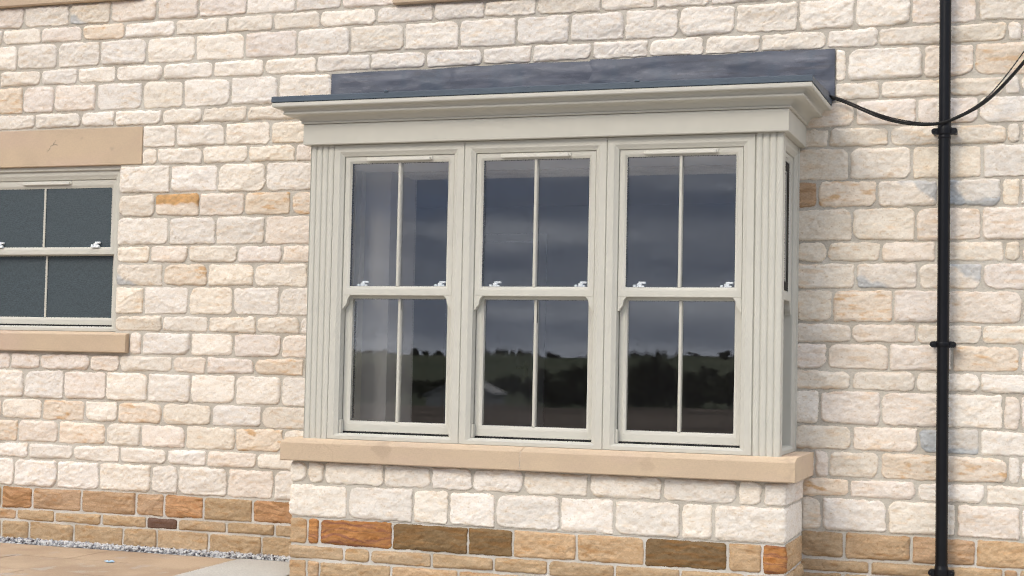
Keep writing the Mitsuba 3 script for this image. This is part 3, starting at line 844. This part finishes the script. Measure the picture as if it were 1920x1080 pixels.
for x in (-.914, .690):
    c = cat([box(x - .016, x + .012, -.860, -.835, 3.092, 3.101, .003), trimesh.creation.icosphere(subdivisions=2, radius=.010)])
    v = np.array(c.vertices); v[-162:] = v[-162:] * [1, 1, .8] + [x - .006, -.849, 3.101]
    put(bay, 'roof_clip', tm(v, c.faces), 'trim_mat', smooth=40)


def lead_sheet(x0, x1, z0, z1, y, seed, skew=0.0, low=None):
    nx, nz = max(2, int((x1 - x0) / .014)), 22
    X_, Z_ = np.meshgrid(np.linspace(0, 1, nx + 1), np.linspace(0, 1, nz + 1), indexing='ij')
    x = x0 + (x1 - x0) * X_ + skew * (1 - Z_) ** 2 * (1 - X_)
    zt = z1 + (meshkit.fbm(np.stack([x * 5, x * 0, x * 0 + seed], -1), 3, 3) - .5) * .016
    z = z0 + (zt - z0) * Z_
    q = np.stack([x * 3.2, x * 0 + seed, z * 9], -1)
    dent = (meshkit.fbm(q, 4, 6) - .5) * .020 + (meshkit.fbm(np.stack([x * 5, x * 0 + seed, z * 30], -1), 2, 8) - .5) * .0045
    free = np.clip(np.minimum(X_, 1 - X_) * (x1 - x0) / .03, 0, 1) * np.clip((1 - Z_) * 6, .15, 1)
    yy = y - .004 - (dent + .005) * free
    v = np.stack([x, yy, z], -1).reshape(-1, 3)
    k = (nx + 1) * (nz + 1)
    i = np.arange(k).reshape(nx + 1, nz + 1)
    a, b, c, d = (t.reshape(-1) for t in (i[:-1, :-1], i[1:, :-1], i[1:, 1:], i[:-1, 1:]))
    f = np.concatenate([np.stack([a, b, c], 1), np.stack([a, c, d], 1)])
    rim = np.r_[i[:, 0], i[-1, 1:], i[-2::-1, -1], i[0, -2:0:-1]]
    bk = v[rim].copy(); bk[:, 1] = y + .012
    m = len(rim)
    j = k + np.arange(m)
    f = np.concatenate([f, np.stack([rim, j, np.roll(j, -1)], 1), np.stack([rim, np.roll(j, -1), np.roll(rim, -1)], 1)])
    return tm(np.concatenate([v, bk]), f)


put(bay, 'lead_flashing', lead_sheet(-1.706, -.80, 3.085, 3.400, -.006, 1.0), 'lead_mat', smooth=35, label='left sheet of blue-grey lead flashing')
put(bay, 'lead_flashing', lead_sheet(-.82, .21, 3.085, 3.404, -.010, 2.0), 'lead_mat', smooth=35, label='middle sheet of blue-grey lead flashing')
put(bay, 'lead_flashing', lead_sheet(.155, 1.727, 3.085, 3.409, -.014, 3.0, skew=-.03), 'lead_mat', smooth=35, label='right sheet of blue-grey lead flashing, turned down past the cornice')

# inside of the bay: plaster ceiling, board and the plastered opening into the room
put(bay, 'ceiling_lining', box(-1.46, 1.46, -.555, .43, 2.705, 2.72), 'plaster_mat')
put(bay, 'window_board', box(-1.46, 1.46, -.555, .43, .905, .922), 'plaster_mat')
for sx in (-1, 1):
    put(bay, 'reveal_lining', box(min(sx * 1.236, sx * 1.456), max(sx * 1.236, sx * 1.456), -.012, .008, .922, 2.705), 'plaster_mat')
    put(bay, 'reveal_lining', box(min(sx * 1.236, sx * 1.25), max(sx * 1.236, sx * 1.25), .008, .44, .922, 2.705), 'plaster_mat')

# the rooms behind the windows
def shell(x0, x1, y0, y1, z0, z1, holes):
    t = .05
    struct('interior_floor', box(x0 - t, x1 + t, y0, y1 + t, z0 - t, z0), 'floor_mat')
    struct('interior_ceiling', box(x0 - t, x1 + t, y0, y1 + t, z1, z1 + t), 'room_mat')
    for b in ((x0 - t, x0, y0, y1), (x1, x1 + t, y0, y1), (x0 - t, x1 + t, y1, y1 + t)):
        struct('interior_wall', box(b[0], b[1], b[2], b[3], z0, z1), 'room_mat')
    p = sg.box(x0, z0, x1, z1).difference(holes)
    struct('interior_wall', upright(extrude(p, .012), y0), 'room_mat')


shell(-3.05, 3.2, .414, 4.6, .30, 2.95, sg.box(-1.236, .922, 1.236, 2.705))
shell(-5.6, -3.15, .414, 2.6, .30, 2.95, sg.box(-4.775, 1.56, -3.385, 2.806))
door = thing('interior_door', 'pale closed door on the far wall of the dim room, seen through the bay glass', 'door')
put(door, 'leaf', box(-2.55, -1.68, 4.56, 4.60, .30, 2.60, .004), 'door_mat')
put(door, 'architrave', ring(-2.63, -1.60, .20, 2.68, [(0, 4.60), (0, 4.575), (.07, 4.565), (.075, 4.60)]), 'door_mat', smooth=25)
put(door, 'handle', cat([box(-1.79, -1.75, 4.548, 4.56, 1.28, 1.44, .004), box(-1.86, -1.76, 4.50, 4.515, 1.37, 1.39, .005), box(-1.775, -1.755, 4.50, 4.56, 1.37, 1.39, .003)]), 'vent_mat')

# ---------------------------------------------------------------- the small window on the left
lw = thing('sash_window', 'small sage-grey sash window with dark obscured glass at the left edge', 'window')
window_unit(lw, 'window', 1.390, move(-4.775, .048), z0=1.592, z1=2.80, zg=(1.694, 2.150, 2.212, 2.650), head=.092, foot=.036, horns=False, glass='obscure_mat', vent=.41, vx=.02,
            rail=(2.157, 2.208))
put(lw, 'head_trim', box(-4.775, -3.385, .028, .060, 2.772, 2.806, .004), 'paint_mat')

# ---------------------------------------------------------------- rainwater pipe and cables
PX, PY, PR = 2.388, -.100, .034
pipe = thing('drainpipe', 'black round plastic drainpipe clipped to the wall right of the bay', 'drainpipe')
put(pipe, 'pipe', lathe([(0, 2.80), (PR, 2.80), (PR, 5.25), (0, 5.25)], PX, PY), 'pipe_mat', smooth=30)
put(pipe, 'pipe', lathe([(0, .24), (PR + .0015, .24), (PR + .0015, 2.818), (PR + .0045, 2.820), (PR + .0055, 2.826), (PR + .0045, 2.832), (PR + .0015, 2.834), (PR + .0015, 2.845), (0, 2.845)], PX, PY), 'pipe_mat', smooth=30)
put(pipe, 'pipe', lathe([(0, .035), (PR, .035), (PR, .25), (0, .25)], PX, PY), 'pipe_mat', smooth=30)


def clip_mesh(z, tall, flare):
    prof = [(PR - .002, z - tall), (PR + .0065, z - tall), (PR + .0085, z - tall + .003), (PR + .0085, z + tall - .003), (PR + .0065, z + tall)]
    prof += [(PR + .003, z + tall + flare), (PR - .002, z + tall + flare + .002)] if flare else [(PR - .002, z + tall)]
    ms = [lathe(prof + [prof[0]], PX, PY)]
    for s in (-1, 1):
        ear = sg.LineString([(PX + s * .030, 0), (PX + s * .0565, 0)]).buffer(.0185, quad_segs=8)
        e = upright(extrude(ear, .040), PY - .014)
        e.apply_translation((0, 0, z))
        ms.append(e)
        st = trimesh.creation.cylinder(radius=.011, height=.11, sections=16)
        st.apply_transform(trimesh.transformations.rotation_matrix(np.pi / 2, [1, 0, 0]))
        st.apply_translation((PX + s * .0595, PY + .066, z))
        ms.append(st)
        dome = trimesh.creation.icosphere(subdivisions=2, radius=.0078)
        dome.apply_scale([1, .5, 1])
        dome.apply_translation((PX + s * .0595, PY - .012, z))
        ms.append(dome)
    return cat(ms)


for z, tall, fl, lb in ((2.862, .020, .035, 'upper pipe clip and socket with two screw lugs'), (1.591, .0125, 0, 'middle pipe clip with two screw lugs'), (.246, .024, .02, 'lowest pipe clip at the bottom edge')):
    put(pipe, 'pipe_clip', clip_mesh(z, tall, fl), 'pipe_mat', smooth=35, label=lb)

CAB = [(1.60, .03, 3.118), (1.677, -.03, 3.106), (1.847, -.06, 3.039), (2.011, -.10, 2.957), (2.138, -.125, 2.916), (2.264, -.146, 2.897), (2.375, -.153, 2.902), (2.478, -.150, 2.938), (2.598, -.145, 3.003),
       (2.717, -.14, 3.109), (2.836, -.14, 3.246), (2.97, -.13, 3.43), (3.12, -.10, 3.66), (3.2, -.02, 3.80), (3.22, .02, 3.84)]
c0 = np.array(CAB)
for off, r, lb in ((np.zeros_like(c0), .0062, 'black cable looping from the bay roof across the drainpipe, lowest strand'),
                   (np.array([(0, -.004, .009 + .004 * math.sin(i * .8)) for i in range(15)]), .0052, 'black cable lying just above the lowest strand of the loop'),
                   (np.array([(0, -.006, a) for a in (.004, .004, .012, .019, .018, .012, .008, .011, .018, .040, .068, .10, .12, .10, .08)]), .0034, 'thin black cable standing off uppermost in the loop')):
    solo('cable', tube(spline(c0 + off, 90), r), 'cable_mat', lb, 'cable', smooth=40)

# ---------------------------------------------------------------- the ground by the wall
PZ = .040
patio = key_for('patio')
scene[patio] = mikit.ply(box(-9, -2.20, -12, -.09, -.06, PZ - .012), 'lime_mat')
labels[patio] = {'kind': 'structure'}


def slab(x0, x1, y0, y1, seed, cut=None):
    g = .004
    p = sg.box(x0 + g, y0 + g, x1 - g, y1 - g)
    if cut is not None:
        p = p.intersection(cut)
    m = extrude(p.buffer(-.004).buffer(.004), .030)
    m.apply_translation((0, 0, PZ - .030 + random.Random(seed).uniform(-.0015, .0015)))
    return m, np.tile([seed + .5, .5], (len(m.vertices), 1))


edge = sg.Polygon([(-9, -12), (-2.155, -12), (-2.155, -2.2), (-2.262, -.06), (-9, -.06)])
sd = 0
ROWS = [(-.092, -.600, [-6.0, -5.09, -4.19, -3.29, -2.1]), (-.600, -1.20, [-5.51, -4.61, -3.71, -2.812, -2.1]), (-1.20, -1.66, [-5.9, -5.0, -4.1, -3.2, -2.6, -2.1]),
        (-1.66, -2.26, [-5.6, -4.7, -3.8, -2.9, -2.1])]
ROWS += [(-2.26 - .75 * i, -3.01 - .75 * i, [-8.4 + .3 * (i % 3) + .9 * k for k in range(7)] + [-2.1]) for i in range(12)]
for y1, y0, xs in ROWS:
    for a, b in zip(xs, xs[1:]):
        sd += 1
        m, uv = slab(a, b, y0, y1, sd * 7, edge)
        k = key_for(f'{patio}__paving_slab')
        m2 = m
        scene[k] = mikit.ply(m2, 'paving_mat', uv=uv)
conc = sg.Polygon([(-2.262, -.092), (-2.168, -2.2), (-2.155, -12), (7, -12), (7, -.092)]).difference(sg.box(BX0 - .02, BY - .03, BX1 + .02, .1))
m = extrude(conc, .09)
m.apply_translation((0, 0, PZ - .085))
struct('concrete_path', m, 'concrete_mat')

# a strip of decorative chippings along the wall foot
def chipping(g, x, y, z, r):
    c = trimesh.creation.icosahedron()
    v = np.array(c.vertices) * r
    v *= g.uniform(.65, 1.25, (12, 1)) * g.uniform(.6, 1.2, 3)
    a = g.uniform(0, np.pi, 3)
    R = trimesh.transformations.euler_matrix(*a)[:3, :3]
    return v @ R.T + [x, y, z], c.faces


gr = np.random.default_rng(9)
groups = {'gravel_white': [], 'gravel_grey': [], 'gravel_dark': []}
for i in range(5200):
    x = gr.uniform(-5.2, -1.60)
    y = -abs(gr.triangular(-.004, .03, .102))
    if gr.uniform() < .03:
        y -= gr.uniform(0, .05)
    z = .030 + gr.uniform(0, .030) + .012 * (1 - abs(y) / .1)
    mat = gr.choice(list(groups), p=[.68, .24, .08])
    groups[mat].append(chipping(gr, x, y, z, gr.uniform(.006, .0125)))
lab = {'gravel_white': 'white and grey stone chippings in a narrow strip along the wall foot'}
gk = thing('gravel', 'narrow strip of white, grey and dark chippings between the paving and the wall', 'gravel')
labels[gk]['kind'] = 'stuff'
for mat, items in groups.items():
    n = len(items)
    V = np.concatenate([a for a, _ in items])
    F = np.concatenate([f + 12 * i for i, (_, f) in enumerate(items)])
    k = put(gk, {'gravel_white': 'white_chippings', 'gravel_grey': 'grey_chippings', 'gravel_dark': 'dark_chippings'}[mat], tm(V, F), mat, kind='stuff')
bed = box(-6.6, -1.6, -.094, .011, -.05, .036)
put(gk, 'bed', bed, 'gravel_grey', kind='stuff')

# a scrap of pale blue plastic on the slabs
g5 = np.random.default_rng(3)
q = np.linspace(0, 1, 9)
U, Vv = np.meshgrid(q, q, indexing='ij')
hz = .010 * meshkit.fbm(np.stack([U * 4, Vv * 4, U * 0 + 2], -1), 3, 4) + .006 * np.sin(U * 7) * np.sin(Vv * 5)
pts = np.stack([-2.967 + .058 * U + .006 * np.sin(Vv * 6), -.665 + .036 * Vv + .004 * np.sin(U * 9), PZ + .003 + np.abs(hz)], -1).reshape(-1, 3)
i = np.arange(81).reshape(9, 9)
a, b, c, d = (t.reshape(-1) for t in (i[:-1, :-1], i[1:, :-1], i[1:, 1:], i[:-1, 1:]))
f = np.concatenate([np.stack([a, b, c], 1), np.stack([a, c, d], 1)])
both = np.concatenate([pts, pts - [0, 0, .003]])
rim = np.r_[i[:, 0], i[-1, 1:], i[-2::-1, -1], i[0, -2:0:-1]]
sidef = np.concatenate([np.stack([rim, rim + 81, np.roll(rim, -1) + 81], 1), np.stack([rim, np.roll(rim, -1) + 81, np.roll(rim, -1)], 1)])
solo('plastic_scrap', tm(both, np.concatenate([f, f[:, ::-1] + 81, sidef])), 'scrap_mat', 'small crumpled pale blue scrap of plastic lying on the paving', 'litter')
